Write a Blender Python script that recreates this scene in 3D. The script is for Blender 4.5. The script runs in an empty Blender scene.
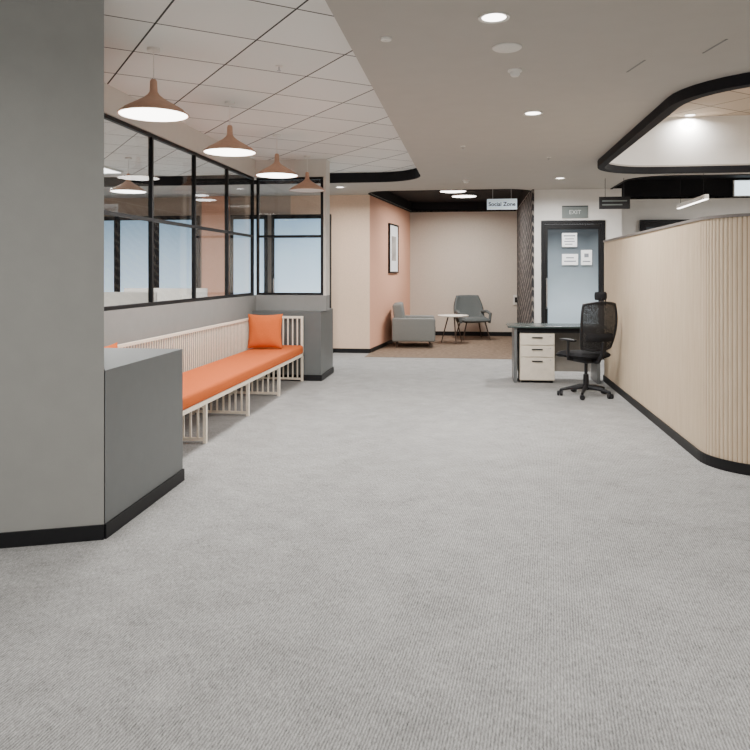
import bpy, bmesh, math, random
from mathutils import Vector, Matrix
random.seed(4)
PI=math.pi
S=bpy.context.scene; COL=S.collection
H=1.46; F=730.0; CX=375.0; HY=272.0
YAW=math.atan(98/730.0); CA,SA=math.cos(YAW),math.sin(YAW)
GZ=2.85   # plaster ceiling
TZ=3.0    # tile ceiling

def W(px,py,z=0.0):
    d=F*(H-z)/(py-HY); X=(px-CX)/F*d
    return (X*CA-d*SA, X*SA+d*CA)
def onY(px,wy):
    k=(px-CX)/F; d=wy/(k*SA+CA); return d*(k*CA-SA)

# ---------------------------------------------------------------- materials
def newmat(name):
    m=bpy.data.materials.new(name); m.use_nodes=True
    return m,m.node_tree.nodes,m.node_tree.links,m.node_tree.nodes['Principled BSDF']
def mat(name,col,rough=.6,metal=0,noise=.06,scale=30,bump=0.0,bscale=200,emit=0,spec=.4):
    m,n,l,b=newmat(name)
    b.inputs['Roughness'].default_value=rough; b.inputs['Metallic'].default_value=metal
    b.inputs['Specular IOR Level'].default_value=spec
    tc=n.new('ShaderNodeTexCoord')
    no=n.new('ShaderNodeTexNoise'); no.inputs['Scale'].default_value=scale; no.inputs['Detail'].default_value=4
    l.new(tc.outputs['Object'],no.inputs['Vector'])
    r=n.new('ShaderNodeValToRGB')
    r.color_ramp.elements[0].position=.3; r.color_ramp.elements[1].position=.7
    r.color_ramp.elements[0].color=(*[c*(1-noise) for c in col],1)
    r.color_ramp.elements[1].color=(*[min(1,c*(1+noise)) for c in col],1)
    l.new(no.outputs['Fac'],r.inputs['Fac']); l.new(r.outputs['Color'],b.inputs['Base Color'])
    if bump:
        n2=n.new('ShaderNodeTexNoise'); n2.inputs['Scale'].default_value=bscale; n2.inputs['Detail'].default_value=3
        l.new(tc.outputs['Object'],n2.inputs['Vector'])
        bp=n.new('ShaderNodeBump'); bp.inputs['Strength'].default_value=bump; bp.inputs['Distance'].default_value=.004
        l.new(n2.outputs['Fac'],bp.inputs['Height']); l.new(bp.outputs['Normal'],b.inputs['Normal'])
    if emit:
        l.new(r.outputs['Color'],b.inputs['Emission Color']); b.inputs['Emission Strength'].default_value=emit
    return m
def s2l(r,g,b):
    f=lambda c:(c/255/12.92) if c/255<=.04045 else ((c/255+.055)/1.055)**2.4
    return (f(r),f(g),f(b))
M={}
M['column']=mat('column_grey_paint',s2l(147,146,141),.7,scale=8,noise=.03,bump=.15)
M['darkgrey']=mat('dark_grey_laminate',s2l(94,97,97),.45,scale=10,noise=.03)
M['bulk']=mat('pale_bulkhead_paint',s2l(214,209,202),.7,scale=8,noise=.02)
M['wallgrey']=mat('grey_wall_paint',s2l(134,134,132),.7,scale=8,noise=.03)
M['taupe']=mat('taupe_wall_paint',s2l(186,170,156),.7,scale=8,noise=.03)
M['beige']=mat('beige_wallpaper',s2l(228,200,176),.75,scale=60,noise=.05,bump=.2)
M['salmon']=mat('salmon_wallpaper',s2l(238,182,154),.75,scale=60,noise=.06,bump=.2)
M['back']=mat('warm_grey_wallpaper',s2l(208,196,182),.75,scale=60,noise=.05,bump=.2)
M['white']=mat('off_white_paint',s2l(228,225,220),.7,scale=8,noise=.02)
M['plaster']=mat('taupe_ceiling_plaster',s2l(181,176,168),.8,scale=5,noise=.02)
M['black']=mat('black_powder_coat',(.008,.008,.009),.5,noise=.1,spec=.25)
M['blackmatte']=mat('black_matte_paint',(.012,.012,.014),.75,noise=.1,spec=.2)
M['blackplastic']=mat('black_plastic',(.012,.012,.014),.45,noise=.1,spec=.3)
M['blackfabric']=mat('black_fabric',(.014,.014,.016),.9,noise=.3,scale=300,bump=.5,bscale=500,spec=.2)
M['cream']=mat('cream_lacquered_wood',s2l(238,226,208),.5,scale=25,noise=.05)
M['orange']=mat('orange_upholstery',s2l(200,100,50),.9,scale=250,noise=.18,bump=.6,bscale=500,spec=.15)
M['copper']=mat('copper_brown_metal',s2l(198,158,134),.5,0,scale=30,noise=.06)
M['lampwhite']=mat('lamp_inner_white',s2l(225,215,205),.6,emit=.05,noise=.01)
M['glow']=mat('warm_light_lens',(1,.95,.88),.5,emit=9,noise=.01)
M['glowsoft']=mat('soft_light_lens',(1,.97,.93),.5,emit=5,noise=.01)
M['glowblue']=mat('blue_white_light_lens',(.75,.9,1),.5,emit=2.2,noise=.02)
M['fixture']=mat('white_fixture_plastic',s2l(225,222,215),.5,noise=.02)
M['greyfabric']=mat('grey_woven_fabric',s2l(122,124,121),.9,scale=250,noise=.2,bump=.5,bscale=500)
M['greyfabric2']=mat('slate_woven_fabric',s2l(92,96,95),.9,scale=250,noise=.2,bump=.5,bscale=500)
M['lighttop']=mat('pale_table_top',s2l(222,214,202),.5,noise=.03)
M['leg']=mat('dark_brown_wood',s2l(70,55,45),.5,noise=.15)
M['desktop']=mat('dark_green_grey_desk_top',s2l(62,72,70),.25,noise=.06)
M['maple']=mat('pale_maple_laminate',s2l(218,208,192),.45,scale=15,noise=.05)
M['deskpanel']=mat('grey_beige_desk_panel',s2l(150,144,136),.5,scale=15,noise=.05)
M['deskframe']=mat('grey_desk_metal',s2l(110,112,112),.4,.5,noise=.04)
M['chrome']=mat('brushed_steel',s2l(180,180,180),.3,.9,noise=.05)
M['cap']=mat('grey_brown_cap',s2l(112,106,102),.5,noise=.05)
M['paper']=mat('white_paper',s2l(250,252,254),.7,noise=.01)
M['ink']=mat('dark_print_ink',(.006,.008,.015),.9,spec=.1)
M['inksoft']=mat('grey_print_ink',(.2,.22,.25),.7)
M['signblue']=mat('pale_blue_sign_face',s2l(205,222,232),.5,noise=.02,emit=.4)  # self-glow put into the plate colour to brighten the sign
M['signgrey']=mat('grey_sign_face',s2l(112,120,118),.5,noise=.03)
M['letter']=mat('pale_grey_lettering',s2l(205,208,205),.6,noise=.02)
M['groove']=mat('dark_oak_groove',s2l(160,136,108),.8,noise=.05)  # darker oak colour of the flute grooves themselves
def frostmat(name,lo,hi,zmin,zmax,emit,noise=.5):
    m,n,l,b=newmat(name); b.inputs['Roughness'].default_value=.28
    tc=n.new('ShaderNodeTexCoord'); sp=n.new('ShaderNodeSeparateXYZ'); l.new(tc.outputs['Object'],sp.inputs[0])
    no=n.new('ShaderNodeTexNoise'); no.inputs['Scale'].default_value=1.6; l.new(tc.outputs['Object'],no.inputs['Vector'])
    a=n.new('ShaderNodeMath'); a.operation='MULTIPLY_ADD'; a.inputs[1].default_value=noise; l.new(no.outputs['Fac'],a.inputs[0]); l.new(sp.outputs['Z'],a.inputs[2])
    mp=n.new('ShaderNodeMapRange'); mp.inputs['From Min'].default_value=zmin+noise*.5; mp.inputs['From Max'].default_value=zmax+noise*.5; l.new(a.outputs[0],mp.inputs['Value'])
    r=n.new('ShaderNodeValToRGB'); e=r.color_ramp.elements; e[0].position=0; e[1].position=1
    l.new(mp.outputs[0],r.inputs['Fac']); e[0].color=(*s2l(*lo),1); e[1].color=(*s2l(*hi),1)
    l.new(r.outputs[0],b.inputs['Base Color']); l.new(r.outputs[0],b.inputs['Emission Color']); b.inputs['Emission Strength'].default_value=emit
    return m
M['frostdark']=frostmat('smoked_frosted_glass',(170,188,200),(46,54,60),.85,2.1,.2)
M['frost']=frostmat('frosted_blue_glass',(204,226,242),(134,166,190),1.0,2.5,1.0)  # glow put into the glass colour, standing in for daylight behind it
M['print']=mat('muted_art_print',s2l(170,165,160),.6,scale=4,noise=.35)

def glass():
    m,n,l,b=newmat('clear_glass'); n.remove(b)
    out=n['Material Output']; t=n.new('ShaderNodeBsdfTransparent'); t.inputs['Color'].default_value=(.96,.98,1,1)
    g=n.new('ShaderNodeBsdfGlossy'); g.inputs['Roughness'].default_value=.02
    lw=n.new('ShaderNodeLayerWeight'); lw.inputs['Blend'].default_value=.25
    mt=n.new('ShaderNodeMath'); mt.operation='MULTIPLY_ADD'; mt.inputs[1].default_value=.28; mt.inputs[2].default_value=.04
    l.new(lw.outputs['Facing'],mt.inputs[0])
    mx=n.new('ShaderNodeMixShader'); l.new(mt.outputs[0],mx.inputs[0]); l.new(t.outputs[0],mx.inputs[1]); l.new(g.outputs[0],mx.inputs[2])
    l.new(mx.outputs[0],out.inputs['Surface']); return m
M['glass']=glass()
def meshmat():
    m,n,l,b=newmat('black_chair_mesh'); b.inputs['Base Color'].default_value=(.012,.012,.014,1); b.inputs['Roughness'].default_value=.7
    tc=n.new('ShaderNodeTexCoord'); v=n.new('ShaderNodeTexVoronoi'); v.inputs['Scale'].default_value=130
    l.new(tc.outputs['Object'],v.inputs['Vector'])
    mt=n.new('ShaderNodeMath'); mt.operation='GREATER_THAN'; mt.inputs[1].default_value=.26
    l.new(v.outputs['Distance'],mt.inputs[0]); l.new(mt.outputs[0],b.inputs['Alpha']); return m
M['mesh']=meshmat()
def carpet():
    m,n,l,b=newmat('ribbed_grey_carpet'); b.inputs['Roughness'].default_value=.95; b.inputs['Specular IOR Level'].default_value=.1
    tc=n.new('ShaderNodeTexCoord')
    wv=n.new('ShaderNodeTexWave'); wv.wave_type='BANDS'; wv.bands_direction='X'; wv.inputs['Scale'].default_value=28
    wv.inputs['Distortion'].default_value=3; wv.inputs['Detail'].default_value=4; wv.inputs['Detail Scale'].default_value=4
    mp=n.new('ShaderNodeMapping'); mp.inputs['Rotation'].default_value=(0,0,math.radians(6))
    l.new(tc.outputs['Object'],mp.inputs['Vector']); l.new(mp.outputs[0],wv.inputs['Vector'])
    mp2=n.new('ShaderNodeMapping'); mp2.inputs['Rotation'].default_value=(0,0,math.radians(6)); mp2.inputs['Scale'].default_value=(130,30,1)
    l.new(tc.outputs['Object'],mp2.inputs['Vector'])
    no=n.new('ShaderNodeTexNoise'); no.inputs['Scale'].default_value=1; no.inputs['Detail'].default_value=6; no.inputs['Roughness'].default_value=.8
    l.new(mp2.outputs[0],no.inputs['Vector'])
    nb=n.new('ShaderNodeTexNoise'); nb.inputs['Scale'].default_value=5; nb.inputs['Detail'].default_value=8; nb.inputs['Roughness'].default_value=.75; l.new(tc.outputs['Object'],nb.inputs['Vector'])
    a=n.new('ShaderNodeMath'); a.operation='MULTIPLY_ADD'; a.inputs[1].default_value=.2; l.new(wv.outputs['Fac'],a.inputs[0]); l.new(no.outputs['Fac'],a.inputs[2])
    a2=n.new('ShaderNodeMath'); a2.operation='MULTIPLY_ADD'; a2.inputs[1].default_value=.35; l.new(nb.outputs['Fac'],a2.inputs[0]); l.new(a.outputs[0],a2.inputs[2])
    r=n.new('ShaderNodeValToRGB'); e=r.color_ramp.elements
    mr=n.new('ShaderNodeMapRange'); mr.inputs['From Min'].default_value=.48; mr.inputs['From Max'].default_value=1.06; l.new(a2.outputs[0],mr.inputs['Value'])
    e[0].position=0; e[1].position=1; e[0].color=(*s2l(78,78,77),1); e[1].color=(*s2l(186,185,183),1)
    l.new(mr.outputs[0],r.inputs['Fac']); l.new(r.outputs[0],b.inputs['Base Color'])
    bp=n.new('ShaderNodeBump'); bp.inputs['Strength'].default_value=.5; bp.inputs['Distance'].default_value=.004
    l.new(a.outputs[0],bp.inputs['Height']); l.new(bp.outputs[0],b.inputs['Normal']); return m
M['carpet']=carpet()
M['browncarpet']=mat('brown_patterned_carpet',s2l(116,98,82),.95,scale=14,noise=.3,bump=.4)
def tiles(name,rot,col,sz=.66):
    m,n,l,b=newmat(name); b.inputs['Roughness'].default_value=.85
    tc=n.new('ShaderNodeTexCoord'); mp=n.new('ShaderNodeMapping'); mp.inputs['Rotation'].default_value=(0,0,rot)
    l.new(tc.outputs['Object'],mp.inputs['Vector'])
    br=n.new('ShaderNodeTexBrick'); br.offset=0; br.squash=1; br.inputs['Scale'].default_value=1
    br.inputs['Brick Width'].default_value=sz; br.inputs['Row Height'].default_value=sz; br.inputs['Mortar Size'].default_value=.007
    br.inputs['Mortar Smooth'].default_value=.1
    br.inputs['Color1'].default_value=(*col,1); br.inputs['Color2'].default_value=(*[c*.9 for c in col],1); br.inputs['Mortar'].default_value=(.035,.035,.035,1)
    l.new(mp.outputs[0],br.inputs['Vector']); l.new(br.outputs['Color'],b.inputs['Base Color']); return m
M['tiles']=tiles('mineral_fibre_ceiling_tiles',math.radians(-37.3),s2l(236,236,232))
M['tilestan']=tiles('tan_ceiling_tiles',math.radians(-37.3),s2l(196,178,158),.6)
def wood():
    m,n,l,b=newmat('fluted_oak'); b.inputs['Roughness'].default_value=.5
    tc=n.new('ShaderNodeTexCoord'); mp=n.new('ShaderNodeMapping'); mp.inputs['Scale'].default_value=(14,14,1.2)
    l.new(tc.outputs['Object'],mp.inputs['Vector'])
    no=n.new('ShaderNodeTexNoise'); no.inputs['Scale'].default_value=3; no.inputs['Detail'].default_value=5; l.new(mp.outputs[0],no.inputs['Vector'])
    r=n.new('ShaderNodeValToRGB'); e=r.color_ramp.elements; e[0].position=.3; e[1].position=.75
    e[0].color=(*s2l(196,176,150),1); e[1].color=(*s2l(208,190,166),1)
    l.new(no.outputs['Fac'],r.inputs['Fac']); l.new(r.outputs[0],b.inputs['Base Color']); return m
M['wood']=wood()
def stripes():
    m,n,l,b=newmat('dark_striped_acoustic_panel'); b.inputs['Roughness'].default_value=.8
    tc=n.new('ShaderNodeTexCoord'); mp=n.new('ShaderNodeMapping'); mp.inputs['Scale'].default_value=(1,.35,1); l.new(tc.outputs['Object'],mp.inputs['Vector'])
    wv=n.new('ShaderNodeTexWave'); wv.bands_direction='DIAGONAL'; wv.inputs['Scale'].default_value=3.5; wv.inputs['Distortion'].default_value=3; wv.inputs['Detail Scale'].default_value=2
    l.new(mp.outputs[0],wv.inputs['Vector'])
    r=n.new('ShaderNodeValToRGB'); e=r.color_ramp.elements; e[0].position=.6; e[1].position=.9; e[0].color=(.01,.01,.014,1); e[1].color=(*s2l(118,112,106),1)
    l.new(wv.outputs['Fac'],r.inputs['Fac']); l.new(r.outputs[0],b.inputs['Base Color']); return m
M['stripes']=stripes()

# ---------------------------------------------------------------- builders
class MB:
    def __init__(s): s.bm=bmesh.new()
    def box(s,x0,x1,y0,y1,z0,z1,r=0,seg=2,m=None):
        res=bmesh.ops.create_cube(s.bm,size=1); vs=res['verts']
        for v in vs: v.co=Vector(((x0+x1)/2+v.co.x*(x1-x0),(y0+y1)/2+v.co.y*(y1-y0),(z0+z1)/2+v.co.z*(z1-z0)))
        if r>0:
            es=list({e for v in vs for e in v.link_edges})
            o=bmesh.ops.bevel(s.bm,geom=es,offset=r,segments=seg,profile=.5,affect='EDGES')
            vs=list({v for f in o['faces'] for v in f.verts}|{v for v in vs if v.is_valid})
        if m is not None: bmesh.ops.transform(s.bm,matrix=m,verts=vs)
        return s
    def lathe(s,prof,c=(0,0,0),n=32,m=None):
        rings=[]
        for r,z in prof:
            if r<1e-6: rings.append([s.bm.verts.new((c[0],c[1],c[2]+z))])
            else: rings.append([s.bm.verts.new((c[0]+r*math.cos(2*PI*k/n),c[1]+r*math.sin(2*PI*k/n),c[2]+z)) for k in range(n)])
        for a,b in zip(rings,rings[1:]):
            if len(a)==1 and len(b)==1: continue
            for k in range(n):
                j=(k+1)%n
                if len(a)==1: f=[a[0],b[j],b[k]]
                elif len(b)==1: f=[a[k],a[j],b[0]]
                else: f=[a[k],a[j],b[j],b[k]]
                s.bm.faces.new(f)
        if m is not None: bmesh.ops.transform(s.bm,matrix=m,verts=[v for q in rings for v in q])
        return s
    def tube(s,pts,r,n=8,closed=False,m=None):
        pts=[Vector(p) for p in pts]; N=len(pts); rings=[]
        rs=r if isinstance(r,(list,tuple)) else [r]*N
        up=None
        for i,p in enumerate(pts):
            if closed: t=(pts[(i+1)%N]-pts[i-1]).normalized()
            else: t=(pts[min(i+1,N-1)]-pts[max(i-1,0)]).normalized()
            if up is None:
                up=Vector((0,0,1)) if abs(t.z)<.9 else Vector((1,0,0))
            u=(up-t*up.dot(t)).normalized(); w=t.cross(u); up=u
            rings.append([s.bm.verts.new(p+rs[i]*(u*math.cos(2*PI*k/n)+w*math.sin(2*PI*k/n))) for k in range(n)])
        rng=range(N) if closed else range(N-1)
        for i in rng:
            a,b=rings[i],rings[(i+1)%N]
            for k in range(n): s.bm.faces.new([a[k],a[(k+1)%n],b[(k+1)%n],b[k]])
        if not closed:
            s.bm.faces.new(rings[0][::-1]); s.bm.faces.new(rings[-1])
        if m is not None: bmesh.ops.transform(s.bm,matrix=m,verts=[v for q in rings for v in q])
        return s
    def prism(s,poly,z0,z1):
        a=[s.bm.verts.new((x,y,z0)) for x,y in poly]; b=[s.bm.verts.new((x,y,z1)) for x,y in poly]
        s.bm.faces.new(a[::-1]); s.bm.faces.new(b)
        for i in range(len(poly)):
            j=(i+1)%len(poly); s.bm.faces.new([a[i],a[j],b[j],b[i]])
        return s
    def strip(s,pts,t,z0,z1,closed=False,off=0):
        A=offset(pts,off,closed); B=offset(pts,off+t,closed); N=len(pts)
        v=[[s.bm.verts.new((*A[i],z0)),s.bm.verts.new((*A[i],z1)),s.bm.verts.new((*B[i],z1)),s.bm.verts.new((*B[i],z0))] for i in range(N)]
        for i in (range(N) if closed else range(N-1)):
            j=(i+1)%N
            for k in range(4): s.bm.faces.new([v[i][k],v[i][(k+1)%4],v[j][(k+1)%4],v[j][k]])
        if not closed: s.bm.faces.new(v[0][::-1]); s.bm.faces.new(v[-1])
        return s
    def grid(s,f,nu,nv,m=None):
        g=[[s.bm.verts.new(f(i/nu,j/nv)) for j in range(nv+1)] for i in range(nu+1)]
        for i in range(nu):
            for j in range(nv): s.bm.faces.new([g[i][j],g[i+1][j],g[i+1][j+1],g[i][j+1]])
        if m is not None: bmesh.ops.transform(s.bm,matrix=m,verts=[v for q in g for v in q])
        return s
    def build(s,name,m,parent=None,smooth=False,world=False,pivot=True):
        bmesh.ops.remove_doubles(s.bm,verts=s.bm.verts,dist=1e-5)
        bmesh.ops.recalc_face_normals(s.bm,faces=s.bm.faces)
        loc=Vector((0,0,0))
        if parent is None:
            if pivot:
                xs=[v.co for v in s.bm.verts]
                loc=Vector(((min(c.x for c in xs)+max(c.x for c in xs))/2,(min(c.y for c in xs)+max(c.y for c in xs))/2,min(c.z for c in xs)))
                bmesh.ops.translate(s.bm,vec=-loc,verts=s.bm.verts)
        elif world:
            bmesh.ops.translate(s.bm,vec=-Vector(parent.location),verts=s.bm.verts)
        me=bpy.data.meshes.new(name); s.bm.to_mesh(me); s.bm.free()
        if smooth:
            for p in me.polygons: p.use_smooth=True
            try: me.set_sharp_from_angle(angle=math.radians(38))
            except Exception: pass
        for q in (m if isinstance(m,(list,tuple)) else [m]): me.materials.append(M[q])
        o=bpy.data.objects.new(name,me); COL.objects.link(o); o.location=loc
        if parent is not None: o.parent=parent
        return o
def offset(pts,d,closed=False):
    N=len(pts); out=[]
    for i in range(N):
        p=Vector(pts[i][:2])
        a=Vector(pts[i-1][:2]) if (i>0 or closed) else None
        b=Vector(pts[(i+1)%N][:2]) if (i<N-1 or closed) else None
        ns=[]
        for q0,q1 in ((a,p),(p,b)):
            if q0 is None or q1 is None: continue
            t=(q1-q0).normalized(); ns.append(Vector((-t.y,t.x)))
        n=sum(ns,Vector((0,0))).normalized()
        k=1/max(.3,n.dot(ns[0])); out.append(tuple(p+n*d*k))
    return out
def tag(o,label=None,cat=None,group=None,kind=None):
    if label: o['label']=label
    if cat: o['category']=cat
    if group: o['group']=group
    if kind: o['kind']=kind
    return o
def empty(name,loc,rz=0,label=None,cat=None,group=None,kind=None):
    o=bpy.data.objects.new(name,None); COL.objects.link(o); o.location=loc; o.rotation_euler=(0,0,rz); o.empty_display_size=.1
    return tag(o,label,cat,group,kind)
def struct(mb,name,m,label,cat=None,parent=None,smooth=False):
    o=mb.build(name,m,parent,smooth=smooth,world=parent is not None); tag(o,label,cat or name.split('_')[0],kind='structure'); return o
def text(body,size,name,m,parent,loc,rot,ext=.001,align='CENTER',bold=0):
    cu=bpy.data.curves.new(name,'FONT'); cu.body=body; cu.size=size; cu.extrude=ext; cu.align_x=align; cu.align_y='CENTER'; cu.offset=bold
    t=bpy.data.objects.new('tmp',cu); COL.objects.link(t); bpy.context.view_layer.update()
    me=bpy.data.meshes.new_from_object(t.evaluated_get(bpy.context.evaluated_depsgraph_get())); bpy.data.objects.remove(t)
    me.materials.clear(); me.materials.append(M[m])
    o=bpy.data.objects.new(name,me); COL.objects.link(o); o.parent=parent; o.location=loc; o.rotation_euler=rot; return o
def rrect(x0,x1,y0,y1,r,n=10,rs=None):
    rs=rs or (r,r,r,r); pts=[]
    for (cx,cy,sx,sy,a0),q in zip(((x1,y1,-1,-1,0),(x0,y1,1,-1,90),(x0,y0,1,1,180),(x1,y0,-1,1,270)),rs):
        if q<=0: pts.append((cx,cy)); continue
        for k in range(n+1):
            a=math.radians(a0+90*k/n); pts.append((cx+sx*q+q*math.cos(a),cy+sy*q+q*math.sin(a)))
    return pts

# ---------------------------------------------------------------- floor
struct(MB().box(-8,7,-3,17.2,-.06,0),'floor','carpet','grey finely ribbed carpet running through the whole office','floor')

# ---------------------------------------------------------------- ceilings
XE=-.75; YE=11.2
cornerarc=[(XE-.7+.7*math.cos(a),YE-.7+.7*math.sin(a)) for a in [PI/2-PI/2*k/10 for k in range(11)]]
outer=[(XE,-3),(7,-3),(7,17.2),(-8,17.2),(-8,YE)]+cornerarc
hole1=rrect(1.62,5.4,5.32,10.05,.75)
hole2=rrect(2.3,6.4,11.0,14.35,.5)
def social_hole():
    a=rrect(-1.8,.98,12.45,16.78,0,rs=(0,0,.45,.45))
    return [(x+(.1053*(y-13.0) if x<-.8 else 0),y) for x,y in a]
hole3=social_hole()
cu=bpy.data.curves.new('ceiling','CURVE'); cu.dimensions='2D'; cu.fill_mode='BOTH'; cu.extrude=.01
for P in (outer,hole1,hole2,hole3):
    sp=cu.splines.new('POLY'); sp.points.add(len(P)-1); sp.use_cyclic_u=True
    for p,q in zip(sp.points,P): p.co=(q[0],q[1],0,1)
t=bpy.data.objects.new('tmp',cu); COL.objects.link(t); bpy.context.view_layer.update()
me=bpy.data.meshes.new_from_object(t.evaluated_get(bpy.context.evaluated_depsgraph_get())); bpy.data.objects.remove(t)
me.materials.clear(); me.materials.append(M['plaster'])
ce=bpy.data.objects.new('ceiling',me); COL.objects.link(ce); ce.location=(0,0,GZ+.01); tag(ce,'flat taupe plaster ceiling over the middle and right of the office','ceiling',kind='structure')
struct(MB().box(-8,XE+.1,-3,YE+.1,TZ,TZ+.04),'ceiling_tiles_left','tiles','square tiled ceiling above the pendant lamps','ceiling')
struct(MB().box(1.4,5.6,5.0,10.3,3.5,3.54),'ceiling_tiles_right','tilestan','raised tiled ceiling inside the rounded opening on the right','ceiling')
struct(MB().box(2.1,6.6,10.8,14.5,3.2,3.24),'ceiling_dark_right','blackmatte','dark recessed ceiling beyond the wood partition','ceiling')
struct(MB().box(-2.2,1.1,12.2,16.9,3.06,3.1),'ceiling_dark_lounge','blackmatte','black recessed ceiling above the lounge','ceiling')
ca=cornerarc[::-1]
struct(MB().strip(ca+[(-8,YE)],.02,GZ-.004,TZ,off=0),'trim_1','blackmatte','black edge at the far end of the tiled ceiling','trim')
struct(MB().strip([(XE,-3),(XE,YE-.71)],-.02,GZ+.02,TZ,off=0),'trim_6','plaster','plain plaster upstand along the long edge of the tiled ceiling','trim')
struct(MB().strip(hole1,.03,GZ+.02,3.5,closed=True,off=-.03),'trim_2','white','white upstand inside the rounded ceiling opening','trim',smooth=True)
struct(MB().strip(hole1,.085,GZ-.085,GZ,closed=True,off=-.085),'trim_3','blackmatte','black rim around the rounded ceiling opening','trim',smooth=True)
struct(MB().strip(hole2,.03,GZ-.012,3.2,closed=True,off=-.03),'trim_4','blackmatte','black upstand of the far right ceiling opening','trim',smooth=True)
struct(MB().strip(hole3,.03,GZ-.012,3.06,closed=True,off=-.03),'trim_5','blackmatte','black upstand around the lounge ceiling','trim')

# ---------------------------------------------------------------- left walls
B=(-2.00,3.76)
SK=.08
struct(MB().prism([B,(-2.66,4.9),(-2.98,4.96),(-2.98,5.42),(-3.1,5.42),(-6.0,5.42),(-6.0,2.15)],0,TZ),'wall_left_column','column','broad light grey wall end at the left edge of the view','wall')
struct(MB().strip([(-6,2.15),B],-.014,0,SK),'baseboard_left_column','black','black baseboard along the broad grey wall end','baseboard')
struct(MB().prism([(-2.0,3.77),(-2.02,4.9),(-2.65,4.9)],0,.92),'wall_bench_near','darkgrey','dark grey low box wall at the near end of the orange bench','wall')
struct(MB().strip([(-2.0,3.76),(-2.02,4.9)],-.014,0,SK),'baseboard_bench_near','black','black baseboard on the near dark grey box','baseboard')
XG=-2.97
struct(MB().box(XG-.12,XG,5.43,9.75,0,1.14),'wall_left_below_window','wallgrey','grey wall below the window behind the bench','wall')
struct(MB().box(XG-.12,XG,5.43,9.75,2.76,TZ),'wall_left_above_window','bulk','pale bulkhead above the long window','wall')
struct(MB().prism([(XG-.12,9.6),(-2.02,9.6),(-2.02,10.45),(XG-.12,10.45)],0,.93),'wall_bench_far','darkgrey','dark grey low box wall at the far end of the orange bench','wall')
struct(MB().strip([(XG,9.6),(-2.02,9.6),(-2.02,10.45)],-.014,0,SK),'baseboard_bench_far','black','black baseboard on the far dark grey box','baseboard')
struct(MB().box(XG-.12,-1.98,9.76,10.0,.93,1.14),'wall_left_return','wallgrey','grey wall strip under the short window above the far grey box','wall')
mb=MB(); mb.box(XG-.12,-1.98,9.76,10.0,2.76,TZ); mb.box(-2.02,-1.98,9.76,10.0,1.14,2.76)
struct(mb,'wall_left_return_top','bulk','pale wall end above and beside the short window','wall')
def window(name,label,p0,p1,divs,zs,t=.05):
    d=Vector((p1[0]-p0[0],p1[1]-p0[1],0)); L=d.length; ang=math.atan2(d.y,d.x)
    e=empty(name,(p0[0],p0[1],zs[0]),ang,label,'window',kind='structure')
    h=zs[-1]-zs[0]; mb=MB(); w=.016
    for u in divs: mb.box(u*L-w,u*L+w,-t/2,t/2,-w,h+w)
    for z in zs:
        for a,b in zip(divs,divs[1:]): mb.box(a*L+w,b*L-w,-t/2,t/2,z-zs[0]-w,z-zs[0]+w)
    mb.build('window_frame','black',e)
    for a,b in zip(divs,divs[1:]):
        for z0,z1 in zip(zs,zs[1:]):
            MB().box(a*L+w,b*L-w,-.004,.004,z0-zs[0]+w,z1-zs[0]-w).build('pane','glass',e)
    return e
window('window_1','long black framed interior window above the slatted bench',(-3.0,5.47),(-3.0,9.72),[.0053,.247,.497,.747,.9947],[1.16,1.95,2.74],t=.04)
window('window_2','short black framed window panel facing the camera above the far grey box',(-2.97,9.79),(-2.02,9.79),[.024,.976],[1.16,1.95,2.74])

# far walls
WY=13.0
struct(MB().box(-8,-3.3,WY,WY+.12,0,TZ),'wall_window_room','taupe','taupe back wall of the room behind the window','wall')
struct(MB().box(-3.3,-1.84,WY,WY+.12,0,GZ),'wall_far_left','beige','beige wall beyond the grey window corner','wall')
struct(MB().box(onY(202,WY-.1),onY(228,WY-.1),WY-.12,WY-.001,0,GZ),'wall_window_pier','salmon','peach pier between the frosted panels behind the window','wall')
struct(MB().strip([(-3.25,WY),(-1.84,WY)],-.014,0,SK),'baseboard_far_left','black','black baseboard of the beige wall','baseboard')
struct(MB().prism([(-1.84,WY+.001),(-1.44,16.8),(-1.62,16.8),(-2.0,WY+.125)],0,GZ),'wall_lounge_left','salmon','salmon papered wall on the left of the lounge','wall')
struct(MB().strip([(-1.84,WY),(-1.44,16.8)],-.014,0,SK),'baseboard_lounge_left','black','black baseboard of the salmon wall','baseboard')
struct(MB().box(-1.62,1.2,16.8,16.92,0,GZ),'wall_lounge_back','back','warm grey papered back wall of the lounge','wall')
struct(MB().box(-1.42,.97,16.784,16.798,0,.1),'baseboard_lounge_back','black','black baseboard of the lounge back wall','baseboard')
struct(MB().box(.985,1.02,12.52,16.78,0,GZ),'wall_lounge_right','stripes','dark striped side wall of the lounge seen almost edge on','wall')
struct(MB().box(-1.84,.98,12.4,16.78,0,.006),'floor_lounge','browncarpet','brown carpet laid in the lounge','floor')
DY=12.6
d0,d1=onY(541,DY),onY(605,DY)
mb=MB(); mb.box(1.02,d0,DY-.02,DY+.1,0,GZ); mb.box(d0,d1,DY-.02,DY+.1,2.33,GZ); mb.box(d1,2.45,DY-.02,DY+.1,0,GZ); mb.box(2.35,2.45,DY+.1,14.6,0,GZ)
struct(mb,'wall_far_right','white','off white wall around the glass door','wall')
struct(MB().box(2.46,7,14.5,14.6,0,GZ),'wall_far_right_back','white','off white wall far behind the wood partition','wall')
struct(MB().box(6.9,7,-3,14.49,0,GZ),'wall_right_side','white','off white wall at the far right side','wall')
struct(MB().box(-8.1,-8,-3,13.1,0,TZ),'wall_left_side','beige','beige wall of the room behind the window','wall')

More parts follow.
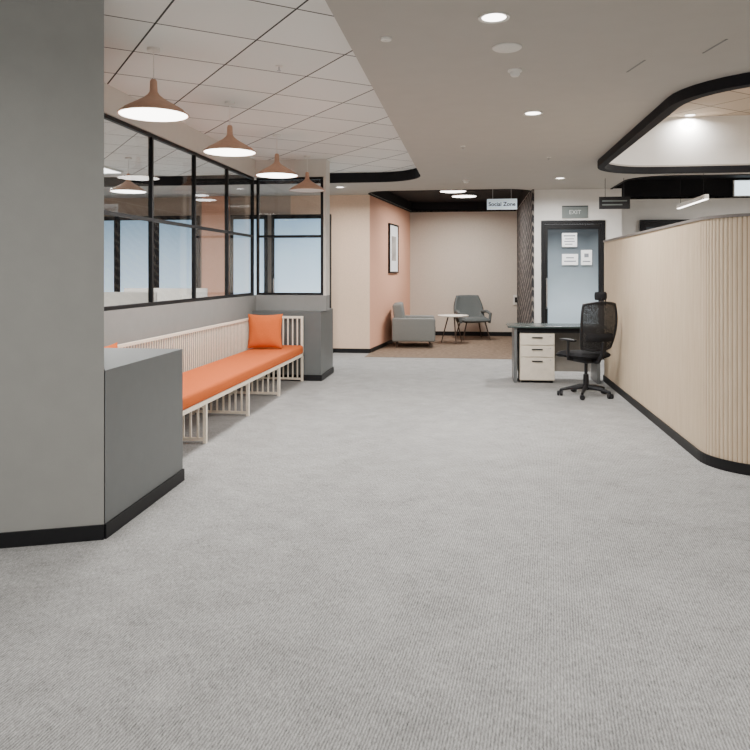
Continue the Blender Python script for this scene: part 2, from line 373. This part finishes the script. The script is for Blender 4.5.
def door(name,label,x0,x1,y,zt,glassm,handle=True,st=.055,mid=None,lf_=.05):
    e=empty(name,((x0+x1)/2,y,0),0,label,'door',kind='structure'); w=(x1-x0)/2; q=lf_
    mb=MB(); mb.box(-w,-w+st,-.04,.04,0,zt); mb.box(w-st,w,-.04,.04,0,zt); mb.box(-w+st,w-st,-.04,.04,zt-st,zt)
    mb.build('door_frame','black',e)
    mb=MB(); a=w-st-.005; mb.box(-a,-a+q,-.025,.025,.01,zt-st-.005); mb.box(a-q,a,-.025,.025,.01,zt-st-.005); mb.box(-a+q,a-q,-.025,.025,zt-st-q-.03,zt-st-.005); mb.box(-a+q,a-q,-.025,.025,.01,.14)
    if mid: mb.box(-a+q,a-q,-.025,.025,mid-.02,mid+.02)
    lf=mb.build('door_leaf','black',e)
    MB().box(-a+q,a-q,-.006,.006,.14,zt-st-q-.03).build('pane',glassm,lf)
    if handle:
        MB().tube([(-a+.03,-.03,.85),(-a+.03,-.075,.88),(-a+.03,-.075,1.32),(-a+.03,-.03,1.35)],.016).build('handle','chrome',lf,smooth=True)
    return e
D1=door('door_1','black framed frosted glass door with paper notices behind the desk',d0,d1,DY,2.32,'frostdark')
def notice(px0,px1,py0,py1,label,rows):
    d=DY-.04
    x0,x1=onY(px0,d),onY(px1,d); dd=d/(((px0+px1)/2-CX)/F*SA+CA)
    z1=H+(HY-py0)*dd/F; z0=H+(HY-py1)*dd/F
    e=empty('paper_notice',((x0+x1)/2,d-.0,z0),0,label,'notice')
    w=(x1-x0)/2; h=z1-z0
    MB().box(-w,w,-.0015,.0015,0,h).build('sheet','paper',e)
    mb=MB()
    for (u0,u1,v,t) in rows: mb.box(-w+2*w*u0,-w+2*w*u1,-.003,-.0016,h*(v-t/2),h*(v+t/2))
    mb.build('print','inksoft',e)
notice(562,577,233,247,'upper white notice with dark lines taped on the glass door',[(.12,.88,.8,.08),(.2,.8,.58,.06),(.15,.85,.4,.06),(.2,.7,.2,.06)])
notice(562,578,254,265,'lower left wide white notice on the glass door',[(.25,.75,.66,.1),(.12,.88,.34,.1)])
notice(581,592,250,265,'lower right white notice with a dark picture on the glass door',[(.3,.7,.64,.25),(.15,.85,.24,.07)])
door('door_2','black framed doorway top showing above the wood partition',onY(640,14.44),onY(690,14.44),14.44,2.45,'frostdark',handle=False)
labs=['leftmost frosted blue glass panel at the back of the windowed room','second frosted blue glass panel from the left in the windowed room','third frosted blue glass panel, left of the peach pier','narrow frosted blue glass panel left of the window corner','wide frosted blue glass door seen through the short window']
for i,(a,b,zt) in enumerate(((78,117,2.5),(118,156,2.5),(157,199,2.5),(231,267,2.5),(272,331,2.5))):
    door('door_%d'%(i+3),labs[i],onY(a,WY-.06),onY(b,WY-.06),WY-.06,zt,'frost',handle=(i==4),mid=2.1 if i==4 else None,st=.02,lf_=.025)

# ---------------------------------------------------------------- wood partition
def arc(cx,cy,r,a0,a1,n): return [(cx+r*math.cos(math.radians(a0+(a1-a0)*k/n)),cy+r*math.sin(math.radians(a0+(a1-a0)*k/n))) for k in range(n+1)]
path=[(3.6,10.25)]+arc(1.9,10.1,.15,90,180,6)+arc(2.2,5.95,.45,180,270,16)+[(6.2,5.5)]
def resample(pts,step):
    out=[]
    segs=[(Vector(a),Vector(b)) for a,b in zip(pts,pts[1:])]; L=sum((b-a).length for a,b in segs); n=int(L/step/8)*8; i=0;pos=0
    for k in range(n+1):
        t=L*k/n
        while i<len(segs)-1 and pos+(segs[i][1]-segs[i][0]).length<t: pos+=(segs[i][1]-segs[i][0]).length; i+=1
        a,b=segs[i]; u=(b-a).normalized(); out.append((a+u*(t-pos),u))
    return out
PH=1.86
e=empty('wall_partition',(1.9,8,0),0,'curved fluted light wood partition wall behind the office chair','partition',kind='structure')
rs=resample(path,.034/8); mb=MB(); prev=None
PR=[0,0,.7,.9,1,1,.9,.7]
for k,(p,u) in enumerate(rs):
    nrm=Vector((u.y,-u.x))
    dep=.007*PR[k%8]
    q=p+nrm*dep; r_=p-nrm*.10
    cur=[mb.bm.verts.new((q.x,q.y,.0)),mb.bm.verts.new((q.x,q.y,PH)),mb.bm.verts.new((r_.x,r_.y,PH)),mb.bm.verts.new((r_.x,r_.y,0))]
    if prev:
        for j in range(4):
            f=mb.bm.faces.new([prev[j],prev[(j+1)%4],cur[(j+1)%4],cur[j]])
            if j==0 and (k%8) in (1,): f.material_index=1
    prev=cur
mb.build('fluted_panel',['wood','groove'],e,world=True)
MB().strip(path,.14,PH,PH+.022,off=-.02*1.0).build('cap','cap',e,world=True)
MB().strip(path,-.012,0,SK,off=-.01).build('baseboard','black',e,world=True)

# ---------------------------------------------------------------- bench
bx0,bx1=-2.86,-2.25; by0,by1=5.0,9.56
be=empty('slatted_bench',((bx0+bx1)/2,(by0+by1)/2,0),0,'long cream wooden slatted bench under the interior window','bench')
mb=MB()
zr=.335
mb.box(bx1-.03,bx1,by0,by1,zr,zr+.035); mb.box(bx0,bx0+.03,by0,by1,zr,zr+.035)
for k in range(40): 
    y=by0+.05+k*(by1-by0-.1)/39; mb.box(bx0+.03,bx1-.03,y-.012,y+.012,zr+.01,zr+.033)
mb.build('seat_frame','cream',be,world=True)
mb=MB(); mb.box(bx0,bx0+.03,by0,by1,.845,.87); n=int((by1-by0)/.052)
mb.box(bx0,bx0+.03,by0,by1,.40,.42)
for k in range(n+1):
    y=by0+.01+k*(by1-by0-.02)/n; mb.box(bx0+.014,bx0+.022,y-.0065,y+.0065,zr+.035,.845)
mb.build('backrest','cream',be,world=True)
for y,full in ((5.03,0),(5.98,0),(7.17,0),(8.36,0),(9.545,1)):
    top=.87 if full else zr
    mb=MB(); mb.box(bx1-.03,bx1,y-.015,y+.015,0,top); mb.box(bx0,bx0+.03,y-.015,y+.015,0,zr); mb.box(bx0+.03,bx1-.03,y-.014,y+.014,.02,.045)
    mb.box(bx0+.03,bx1-.03,y-.014,y+.014,top-.03,top)
    m_=9
    for k in range(1,m_): 
        x=bx0+.015+k*(bx1-bx0-.03)/m_; mb.box(x-.008,x+.008,y-.008,y+.008,.045,top-.03)
    mb.build('end_panel' if full else 'leg_panel','cream',be,world=True)
c=MB().box(bx0+.045,bx1+.01,by0+.02,9.52,zr+.036,.485,r=.03,seg=4)
tag(c.build('seat_cushion','orange',smooth=True),'long orange seat cushion lying on the slatted bench','cushion')
def pillow(name,label,loc,rot,w=.46,t=.14):
    mb=MB()
    for sg in (1,-1):
        def f(u,v,sg=sg):
            a=2*u-1;b=2*v-1
            th=t/2*max(0,(1-abs(a)**3))**.5*max(0,(1-abs(b)**3))**.5
            th*=1+.06*math.sin(9*a+4*b)*(abs(a)+abs(b))/2
            pin=1-.08*(1-b*b) ; pin2=1-.08*(1-a*a)
            return Vector((a*w/2*pin,sg*th,b*w/2*pin2+w/2))
        mb.grid(f,24,24)
    o=mb.build(name,'orange',smooth=True,pivot=False); o.location=loc; o.rotation_euler=rot; return tag(o,label,'cushion')
pillow('throw_pillow','square orange pillow leaning at the far end of the bench',(-2.60,8.93,.494),(math.radians(-9),0,math.radians(10)),w=.44,t=.15)
pillow('throw_pillow','orange pillow mostly hidden behind the near dark grey box',(-2.755,5.235,.488),(math.radians(-4),0,math.radians(90)),w=.42,t=.08)

# ---------------------------------------------------------------- pendant lamps
def pendant(loc,label,lit=True,group='pendant lamps over the bench'):
    e=empty('pendant_lamp',loc,0,label,'pendant lamp',group)
    z=TZ-loc[2]
    MB().lathe([(0,z-.0),(.045,z-.0),(.045,z-.02),(0,z-.02)]).build('canopy','fixture',e,smooth=True)
    MB().tube([(0,0,z-.02),(0,0,.235)],.004,6).build('cord','fixture',e)
    MB().lathe([(0,.245),(.018,.245),(.024,.23),(.028,.14),(.0,.14)],n=24).build('lamp_holder','copper',e,smooth=True)
    MB().lathe([(.028,.16),(.04,.14),(.07,.115),(.13,.08),(.2,.04),(.238,.006),(.238,.0),(.232,.0),(.2,.03),(.12,.072),(.06,.105),(.024,.135)],n=48).build('shade','copper',e,smooth=True)
    MB().lathe([(.0,.014),(.2,.014),(.228,.002),(.0,.0005)],n=40).build('diffuser','glow' if lit else 'lampwhite',e,smooth=True)
    return e
LX=-2.18
for (y,lab,lit) in ((4.78,'largest and nearest lit copper pendant lamp',1),(6.37,'second lit copper pendant lamp from the near end',1),(7.97,'third lit copper pendant lamp from the near end',1),(9.48,'unlit copper pendant lamp farthest away by the short window',0)):
    pendant((LX,y,2.54),lab,lit)
pendant((-4.6,9.3,2.54),'added lit pendant lamp standing in for a reflection in the upper left window pane',1,'pendant lamps behind the window')  # lamp added where the glass mirrors a pendant
pendant((-4.2,7.0,2.54),'lit pendant lamp behind the window nearest the pillar',1,'pendant lamps behind the window')
e=empty('ceiling_light_panel',(-5.6,10.2,TZ-.03),0,'square ceiling light panel in the room behind the window','ceiling light')
MB().box(-.32,.32,-.32,.32,.0,.03).build('frame','fixture',e); MB().box(-.29,.29,-.29,.29,-.005,.0).build('diffuser','glowsoft',e)

# ---------------------------------------------------------------- desk + pedestal
DF=9.75
dx0,dx1=onY(508,DF),1.72
e=empty('office_desk',((dx0+dx1)/2,DF+.3,0),0,'grey office desk with dark top against the wood partition','desk'); w=(dx1-dx0)/2
MB().box(-w,w,-.3,.3,.725,.75,r=.004).build('desktop','desktop',e)
for sx in (-1,1):
    x=sx*(w-.1); MB().box(x-.02,x+.02,-.26,.26,.0,.725,r=.003).build('side_panel','deskframe',e)
MB().box(-w+.13,w-.13,.2,.22,.1,.7).build('modesty_panel','deskpanel',e)
MB().box(-w+.13,w-.13,-.24,-.21,.66,.72).build('rail','blackmatte',e)
x0,x1=dx0+.15,dx0+.15+.46
e=empty('drawer_pedestal',((x0+x1)/2,DF+.3,0),0,'pale drawer pedestal under the left side of the desk','drawer unit'); w=.225
MB().box(-w,w,-.24,.15,.03,.65).build('body','maple',e)
MB().box(-w+.02,w-.02,-.22,.13,0.0,.03).build('plinth','black',e)
for z0,z1 in ((.04,.335),(.345,.49),(.50,.645)):
    d=MB().box(-w+.004,w-.004,-.262,-.241,z0,z1,r=.003).build('drawer','maple',e)
    MB().box(-.07,.07,-.278,-.262,z1-.055,z1-.04).build('handle','blackplastic',d)
    MB().lathe([(0,0),(.008,0),(.008,.003),(0,.003)],n=12,m=Matrix.Translation((.17,-.262,z1-.03))@Matrix.Rotation(PI/2,4,'X')).build('lock','chrome',d)

# ---------------------------------------------------------------- office chair (local: faces +y)
cx,cy=W(586,396)
e=empty('office_chair',(cx,cy,0),math.radians(32),'black mesh swivel office chair with headrest beside the desk','chair')
mb=MB().lathe([(0,.075),(.035,.075),(.035,.115),(.028,.13),(0,.13)],n=20)
for k in range(5):
    a=2*PI*k/5+.1; c_,s_=math.cos(a),math.sin(a)
    mb.tube([(c_*.02,s_*.02,.11),(c_*.15,s_*.15,.1),(c_*.3,s_*.3,.07)],[.028,.024,.015],8)
base=mb.build('star_base','blackplastic',e,smooth=True)
for k in range(5):
    a=2*PI*k/5+.1; c_,s_=math.cos(a),math.sin(a); R=Matrix.Translation((c_*.3,s_*.3,.03))@Matrix.Rotation(a+.6*k,4,'Z')@Matrix.Rotation(PI/2,4,'X')
    mb=MB()
    mb.lathe([(0,-.03),(.028,-.03),(.03,-.022),(.03,-.006),(0,-.006)],n=16,m=R); mb.lathe([(0,.006),(.03,.006),(.03,.022),(.028,.03),(0,.03)],n=16,m=R)
    mb.tube([(c_*.3,s_*.3,.03),(c_*.3,s_*.3,.075)],.007,6)
    mb.build('caster','blackplastic',base,smooth=True)
MB().tube([(0,0,.12),(0,0,.26)],.032,16).tube([(0,0,.25),(0,0,.41)],.02,12).build('gas_lift','blackplastic',e,smooth=True)
MB().box(-.11,.11,-.14,.12,.40,.45,r=.015).build('tilt_mechanism','blackplastic',e,smooth=True)
def seatf(mb,sg):
    def f(u,v):
        a=2*u-1;b=2*v-1
        x=a*.265*math.sqrt(1-.28*b*b); y=b*.26*math.sqrt(1-.2*a*a)
        th=(1-a**6)**.5*(1-b**6)**.5 if abs(a)<1 and abs(b)<1 else 0
        z=.48+(.045*th if sg>0 else -.035*th)-.03*max(0,b-.5)**2*4+.01*a*a
        return Vector((x,y+.05,z))
    mb.grid(f,20,20)
mb=MB(); seatf(mb,1); seatf(mb,-1); mb.build('seat','blackfabric',e,smooth=True)
def bk(u,v):
    a=2*u-1; b=2*v-1
    x=a*.255*math.sqrt(1-.25*b*b)*(1+.04*b); z=.835+.275*b*math.sqrt(1-.16*a*a)
    vv=(z-.56)/.55; y=-.225-.06*vv-.025*math.sin(PI*vv)+.06*a*a
    return Vector((x,y,z))
MB().grid(bk,18,20).build('back_mesh','mesh',e,smooth=True)
per=[bk(0,v/14) for v in range(15)]+[bk(u/10,1) for u in range(1,10)]+[bk(1,1-v/14) for v in range(15)]+[bk(1-u/10,0) for u in range(1,10)]
MB().tube(per,.015,8,closed=True).build('back_frame','blackplastic',e,smooth=True)
MB().tube([(0,-.1,.42),(0,-.2,.42),(0,-.27,.5),(0,-.29,.66)],[.022,.024,.024,.016],10).build('spine','blackplastic',e,smooth=True)
MB().tube([(-.03,-.29,1.08),(-.03,-.3,1.16)],.007,6).tube([(.03,-.29,1.08),(.03,-.3,1.16)],.007,6).build('headrest_stem','blackplastic',e,smooth=True)
MB().grid(lambda u,v:Vector(((2*u-1)*.19,-.262-.012*math.sin(PI*v)+.035*(2*u-1)**2,.66+.1*v)),10,6).build('lumbar_pad','blackfabric',e,smooth=True)
def hr(sg):
    def f(u,v):
        a=2*u-1;b=2*v-1; th=max(0,1-a**4)**.5*max(0,1-b**4)**.5
        return Vector((a*.09*math.sqrt(1-.2*b*b),-.285+sg*.018*th+.04*a*a,1.185+b*.05*math.sqrt(1-.2*a*a)))
    return f
MB().grid(hr(1),14,10).grid(hr(-1),14,10).build('headrest','blackfabric',e,smooth=True)
for sx in (-1,1):
    ar=MB().tube([(sx*.2,0,.44),(sx*.265,-.0,.45),(sx*.275,-.01,.5),(sx*.275,-.02,.66)],.016,8).build('armrest','blackplastic',e,smooth=True)
    MB().box(sx*.275-.035,sx*.275+.035,-.13,.1,.66,.685,r=.01,seg=3).build('arm_pad','blackplastic',ar,smooth=True)

# ---------------------------------------------------------------- lounge furniture
z0=.006
def armchair():
    e=empty('armchair',(-1.165,14.42,z0),math.radians(-86),'boxy grey upholstered armchair against the salmon wall','armchair')
    for sx in (-1,1):
        MB().box(sx*.42-.075,sx*.42+.075,-.41,.42,.12,.57,r=.03,seg=3).build('arm','greyfabric',e,smooth=True)
    MB().box(-.34,.34,-.34,.40,.12,.27,r=.02,seg=2).build('base','greyfabric',e,smooth=True)
    MB().box(-.337,.337,-.2,.43,.275,.42,r=.04,seg=3).build('seat_cushion','greyfabric',e,smooth=True)
    MB().box(-.40,.40,-.1,.1,-.3,.26,r=.05,seg=3,m=Matrix.Translation((0,-.28,.585))@Matrix.Rotation(math.radians(8),4,'X')).build('backrest','greyfabric',e,smooth=True)
    for sx in (-1,1):
        for sy in (-1,1): MB().tube([(sx*.4,sy*.33,0),(sx*.38,sy*.31,.12)],[.012,.02],8).build('leg','leg',e,smooth=True)
armchair()
def lounge():
    e=empty('lounge_chair',(onY(472.5,15.9),15.95,z0),math.radians(196),'slate grey high backed lounge chair by the lounge back wall','lounge chair')
    def sh(off):
        def f(u,v):
            a=2*u-1
            if v<.45:
                t=v/.45; y=.34-.6*t; z=.42-.06*math.sin(PI*t*.5)
                wdt=.30; lift=.16*abs(a)**4*t
            else:
                t=(v-.45)/.55; y=-.26-.2*t-.03*math.sin(PI*t); z=.36+.58*t
                wdt=.30+.04*math.sin(PI*t)-.06*t*t; lift=0
                y+=.12*abs(a)**3*(1-.5*t)
            return Vector((a*wdt,y,z+lift+off))
        return f
    o=MB().grid(sh(0),16,26).build('shell','greyfabric2',e,smooth=True)
    md=o.modifiers.new('thick','SOLIDIFY'); md.thickness=.05; md.offset=0
    MB().box(-.25,.25,-.2,.33,.40,.48,r=.035,seg=3).build('seat_cushion','greyfabric2',e,smooth=True)
    for sx in (-1,1):
        MB().tube([(sx*.31,.22,.36),(sx*.34,.2,.56),(sx*.33,-.05,.6),(sx*.29,-.3,.58)],[.03,.035,.035,.03],8).build('arm','greyfabric2',e,smooth=True)
        for y0,y1 in ((.26,.32),(-.22,-.34)): MB().tube([(sx*.3,y1,0),(sx*.2,y0,.4)],[.01,.018],8).build('leg','leg',e,smooth=True)
lounge()
e=empty('side_table',(onY(453,15.05),15.05,z0),.3,'small round pale side table between the two lounge seats','table')
MB().lathe([(0,.545),(.31,.545),(.32,.553),(.32,.565),(.31,.572),(0,.572)],n=40).build('tabletop','lighttop',e,smooth=True)
for k in range(3):
    a=2*PI*k/3+.5; MB().tube([(.25*math.cos(a),.25*math.sin(a),0),(.1*math.cos(a),.1*math.sin(a),.545)],[.01,.016],8).build('leg','leg',e,smooth=True)

# picture on salmon wall
wa=math.atan2(3.8,.4)
def onS(y): return -1.84+.1053*(y-13)
yc=14.92
e=empty('framed_picture',(onS(yc)+.022,yc,1.44),wa,'tall black framed picture on the salmon wall','picture')
mb=MB(); w=.43; h=1.0
mb.box(-w,-w+.04,-.018,.018,0,h); mb.box(w-.04,w,-.018,.018,0,h); mb.box(-w+.04,w-.04,-.018,.018,0,.03); mb.box(-w+.04,w-.04,-.018,.018,h-.03,h)
mb.build('frame','black',e)
MB().box(-w+.04,w-.04,-.004,.01,.03,h-.03).build('mat_board','paper',e)
MB().box(-.22,.22,-.0065,-.0045,.25,.75).build('print','print',e)

# signs
sw=(onY(517,12.2)-onY(487,12.2))/2; sx=(onY(517,12.2)+onY(487,12.2))/2
e=empty('hanging_sign',(sx,12.2,2.49),0,'pale hanging sign reading Social Zone before the lounge','sign')
MB().box(-sw,sw,-.012,.012,0,.175,r=.003).build('sign_plate','signblue',e)
for q in (-.15,.15): MB().tube([(q,0,.175),(q,0,GZ-2.49)],.004,6).build('rod','chrome',e)
text('Social Zone',.092,'lettering','ink',e,(0,-.0145,.085),(PI/2,0,0),bold=.0018)
def simple_sign(name,px0,px1,py0,py1,y,label,face,rods,lines,linem,txt=None):
    x0,x1=onY(px0,y),onY(px1,y); dd=y/(((px0+px1)/2-CX)/F*SA+CA); z1=H+(HY-py0)*dd/F; z0_=H+(HY-py1)*dd/F
    e=empty(name,((x0+x1)/2,y,z0_),0,label,'sign'); w=(x1-x0)/2; h=z1-z0_
    MB().box(-w,w,-.012,.012,0,h,r=.003).build('sign_plate',face,e)
    MB().box(-w,w,-.014,.014,h-.012,h+.004).build('top_rail','blackplastic',e)
    if rods:
        for q in (-.6*w,.6*w): MB().tube([(q,0,h),(q,0,GZ-z0_)],.004,6).build('rod','blackplastic',e)
    if txt: text(txt,h*.48,'lettering',linem,e,(0,-.0135,h*.47),(PI/2,0,0)); return
    for (u0,u1,v0,v1) in lines: MB().box(-w+2*w*u0,-w+2*w*u1,-.0145,-.0122,h*v0,h*v1).build('lettering',linem,e)
simple_sign('door_sign',562,588,206,218,DY-.034,'small muted grey exit sign above the glass door','signgrey',False,[],'letter','EXIT')
simple_sign('hanging_sign',599,630,197,209,11.2,'black hanging sign right of the glass door','blackplastic',True,[(.1,.9,.62,.72),(.1,.75,.3,.4)],'signgrey')

e=empty('switch_panel',(onY(516.5,16.78),16.79,.72),0,'white switch panel on the lounge back wall','switch')
MB().box(-.07,.07,-.018,.008,0,.22,r=.005).build('plate','fixture',e); MB().box(-.04,.04,-.024,-.019,.05,.17).build('rocker','blackplastic',e)

# ---------------------------------------------------------------- ceiling fittings
WARM=(1,.975,.94)
def light(x,y,z,power,size=.2,col=WARM,spread=165):
    l=bpy.data.lights.new('lamp','AREA'); l.shape='DISK'; l.size=size; l.energy=power; l.color=col; l.spread=math.radians(spread)
    o=bpy.data.objects.new('light',l); COL.objects.link(o); o.location=(x,y,z)
def downlight(px,py,label,z=GZ,r=.075,g='downlights in the plaster ceiling',power=38,xy=None):
    x,y=xy or W(px,py,z)
    e=empty('downlight',(x,y,z),0,label,'downlight',g)
    MB().lathe([(r*.78,-.004),(r,-.008),(r,-.001),(r*.78,-.001)],n=32).build('trim_ring','fixture',e,smooth=True)
    MB().lathe([(0,-.003),(r*.78,-.003),(r*.78,-.001),(0,-.001)],n=32).build('lens','glow',e)
    light(x,y,z-.015,power,size=r*1.5); return e
downlight(494,17,'nearest and largest round downlight in the plaster ceiling',r=.085,power=42)
downlight(533,113,'second round downlight from the near end',r=.085,power=64)
downlight(560,178,'small round downlight before the glass door',power=56)
downlight(340,187,'small round downlight above the beige wall',power=42)
downlight(551,194,'tiny round downlight just above the glass door',power=16,r=.05)
downlight(690,115,'downlight inside the raised tiled opening',z=3.5,g='downlights in the raised ceiling',power=18)
for i,(px,py) in enumerate(((453,191.5),(464,196.5))):
    x,y=W(px,py,3.03)
    e=empty('disc_lamp',(x,y,3.03),0,['left flat round disc lamp under the black lounge ceiling','right flat round disc lamp under the black lounge ceiling'][i],'ceiling lamp','disc lamps over the lounge')
    MB().lathe([(0,.03),(.24,.03),(.26,.02),(.26,.0),(.25,0),(.25,.012),(0,.012)],n=40).build('housing','fixture',e,smooth=True)
    MB().lathe([(0,.0),(.25,.0),(.25,.01),(0,.01)],n=40).build('diffuser','glow',e)
    light(x,y,2.99,46,.45)
def plate(px,py,r,name,label,cat,z=GZ,dome=False):
    x,y=W(px,py,z); e=empty(name,(x,y,z),0,label,cat)
    MB().lathe([(0,-.001),(r,-.001),(r,-.008),(r*.9,-.014),(0,-.014)],n=32).build('base','fixture',e,smooth=True)
    if dome: MB().lathe([(r*.7,-.014),(r*.66,-.034),(r*.45,-.045),(0,-.047)],n=24).build('sensor_dome','fixture',e,smooth=True)
    else: MB().lathe([(0,-.0145),(r*.25,-.0145),(r*.2,-.018),(0,-.018)],n=16).build('center_cap','fixture',e,smooth=True)
plate(507,47,.09,'ceiling_speaker','round white ceiling plate between the downlight and the detector','ceiling plate')
plate(386,38,.035,'ceiling_sensor','tiny round ceiling sensor near the tile edge','sensor')
plate(515,70,.05,'smoke_detector','white domed smoke detector on the plaster ceiling','smoke detector',dome=True)
plate(466,180,.06,'smoke_detector','far small smoke detector before the lounge','smoke detector',dome=True)
def sprinkler(px,py,label,z=GZ):
    x,y=W(px,py,z); e=empty('ceiling_sprinkler',(x,y,z),0,label,'sprinkler','ceiling sprinklers')
    MB().lathe([(0,.0),(.028,.0),(.025,-.006),(0,-.006)],n=20).build('escutcheon','fixture',e,smooth=True)
    MB().tube([(0,0,-.006),(0,0,-.035)],.005,8).build('stem','chrome',e); MB().lathe([(0,-.035),(.016,-.035),(.016,-.037),(0,-.037)],n=16).build('deflector','chrome',e)
sprinkler(279,66,'sprinkler in the tiled ceiling above the pendant lamps',TZ)
sprinkler(463,146,'sprinkler in the plaster ceiling left of the second downlight')
sprinkler(549,157,'sprinkler in the plaster ceiling right of centre')
for i,(a,b) in enumerate((((627,72),(645,60)),((703,53),(727,39)))):
    p=Vector(W(*a,GZ)); q=Vector(W(*b,GZ)); d=q-p
    e=empty('ceiling_air_slot',((p.x+q.x)/2,(p.y+q.y)/2,GZ),math.atan2(d.y,d.x),['short thin air slot left of the other in the ceiling','longer thin air slot near the rounded ceiling opening'][i],'air slot')
    MB().box(-d.length/2,d.length/2,-.006,.006,-.003,.0).build('slot','wallgrey',e)
p=Vector((onY(678,11.5),11.5)); q=Vector((onY(707,10.0),10.0))
zp=H+(HY-205)*10.4/F
d=q-p; e=empty('linear_pendant',((p.x+q.x)/2,(p.y+q.y)/2,zp),math.atan2(d.y,d.x),'slim white linear pendant light above the wood partition','pendant light'); L=d.length/2
MB().box(-L,L,-.025,.025,0,.06,r=.005).build('housing','fixture',e); MB().box(-L+.01,L-.01,-.02,.02,-.006,-.0005).build('diffuser','glow',e)
for s_ in (-.8,.8): MB().tube([(s_*L,0,.06),(s_*L,0,(GZ if s_>0 else 3.2)-zp)],.003,6).build('cable','blackplastic',e)
e=empty('light_panel',(5.2,14.27,2.86),0,'bright blue white panel in the dark ceiling band at the right edge','ceiling light')
MB().box(-.42,.42,0,.04,0,.3).build('frame','fixture',e); MB().box(-.4,.4,-.006,-.0005,.015,.285).build('diffuser','glowblue',e)

# ---------------------------------------------------------------- workstations behind the window
def station(x,y,label):
    e=empty('workstation',(x,y,0),0,label,'desk','workstations behind the window')
    MB().box(-.7,.7,-.35,.35,.72,.75).build('desktop','lighttop',e)
    MB().box(-.7,.7,.36,.39,.6,1.2).build('divider','fixture',e)
    for s_ in (-1,1): MB().box(s_*.66-.02,s_*.66+.02,-.3,.3,0,.72).build('leg','fixture',e)
station(-4.75,8.6,'white workstation behind the window nearest the pillar')
station(-6.2,8.6,'white workstation deeper behind the window')
station(-4.9,10.8,'white workstation farther back behind the window')

# ---------------------------------------------------------------- lights, including added fill without fixtures
for (x,y) in ((.6,1.2),(.6,-1.2),(2.6,1.2),(2.6,-1.2),(3.2,3.6),(-.3,-2)):
    downlight(0,0,'added unseen fill downlight behind the viewer in the plaster ceiling',xy=(x,y),power=25)  # unseen downlights added behind the camera as general fill
for (x,y) in ((LX,4.78),(LX,6.37),(LX,7.97)): light(x,y,2.53,36,.4)
for (x,y) in ((-4.6,9.3),(-4.2,7.0)): light(x,y,2.53,26,.4)
for (x,y) in ((-5.6,10.2),(-4.2,11.5),(-6.5,7.5)): light(x,y,2.95,85,.6)  # first serves the ceiling panel; others are fixtureless fill added to brighten this room
for (x,y) in ((-2.2,1.5),(-4.2,1.5)): light(x,y,2.95,32,.6)
for (x,y) in ((2.9,7.3),(4.2,7.3)): light(x,y,3.47,130,1.0)  # fill added to brighten the raised opening, no fixture
light(4.6,12.2,3.14,80,.5); light(1.4,11.6,2.83,26,col=(1,1,1))
light(.9,7.6,2.83,56); light(-1.0,11.9,2.83,28)  # first is an added fixtureless light that brightens the middle of the floor
wd=bpy.data.worlds.new('world'); S.world=wd; wd.use_nodes=True
wd.node_tree.nodes['Background'].inputs[0].default_value=(.98,.99,1,1); wd.node_tree.nodes['Background'].inputs[1].default_value=1.2

cam=bpy.data.cameras.new('camera'); co=bpy.data.objects.new('camera',cam); COL.objects.link(co); S.camera=co
co.location=(0,0,H); co.rotation_euler=(PI/2,0,YAW)
cam.sensor_width=36; cam.lens=36*F/750; cam.shift_x=0; cam.shift_y=-(375-HY)/750; cam.clip_start=.05
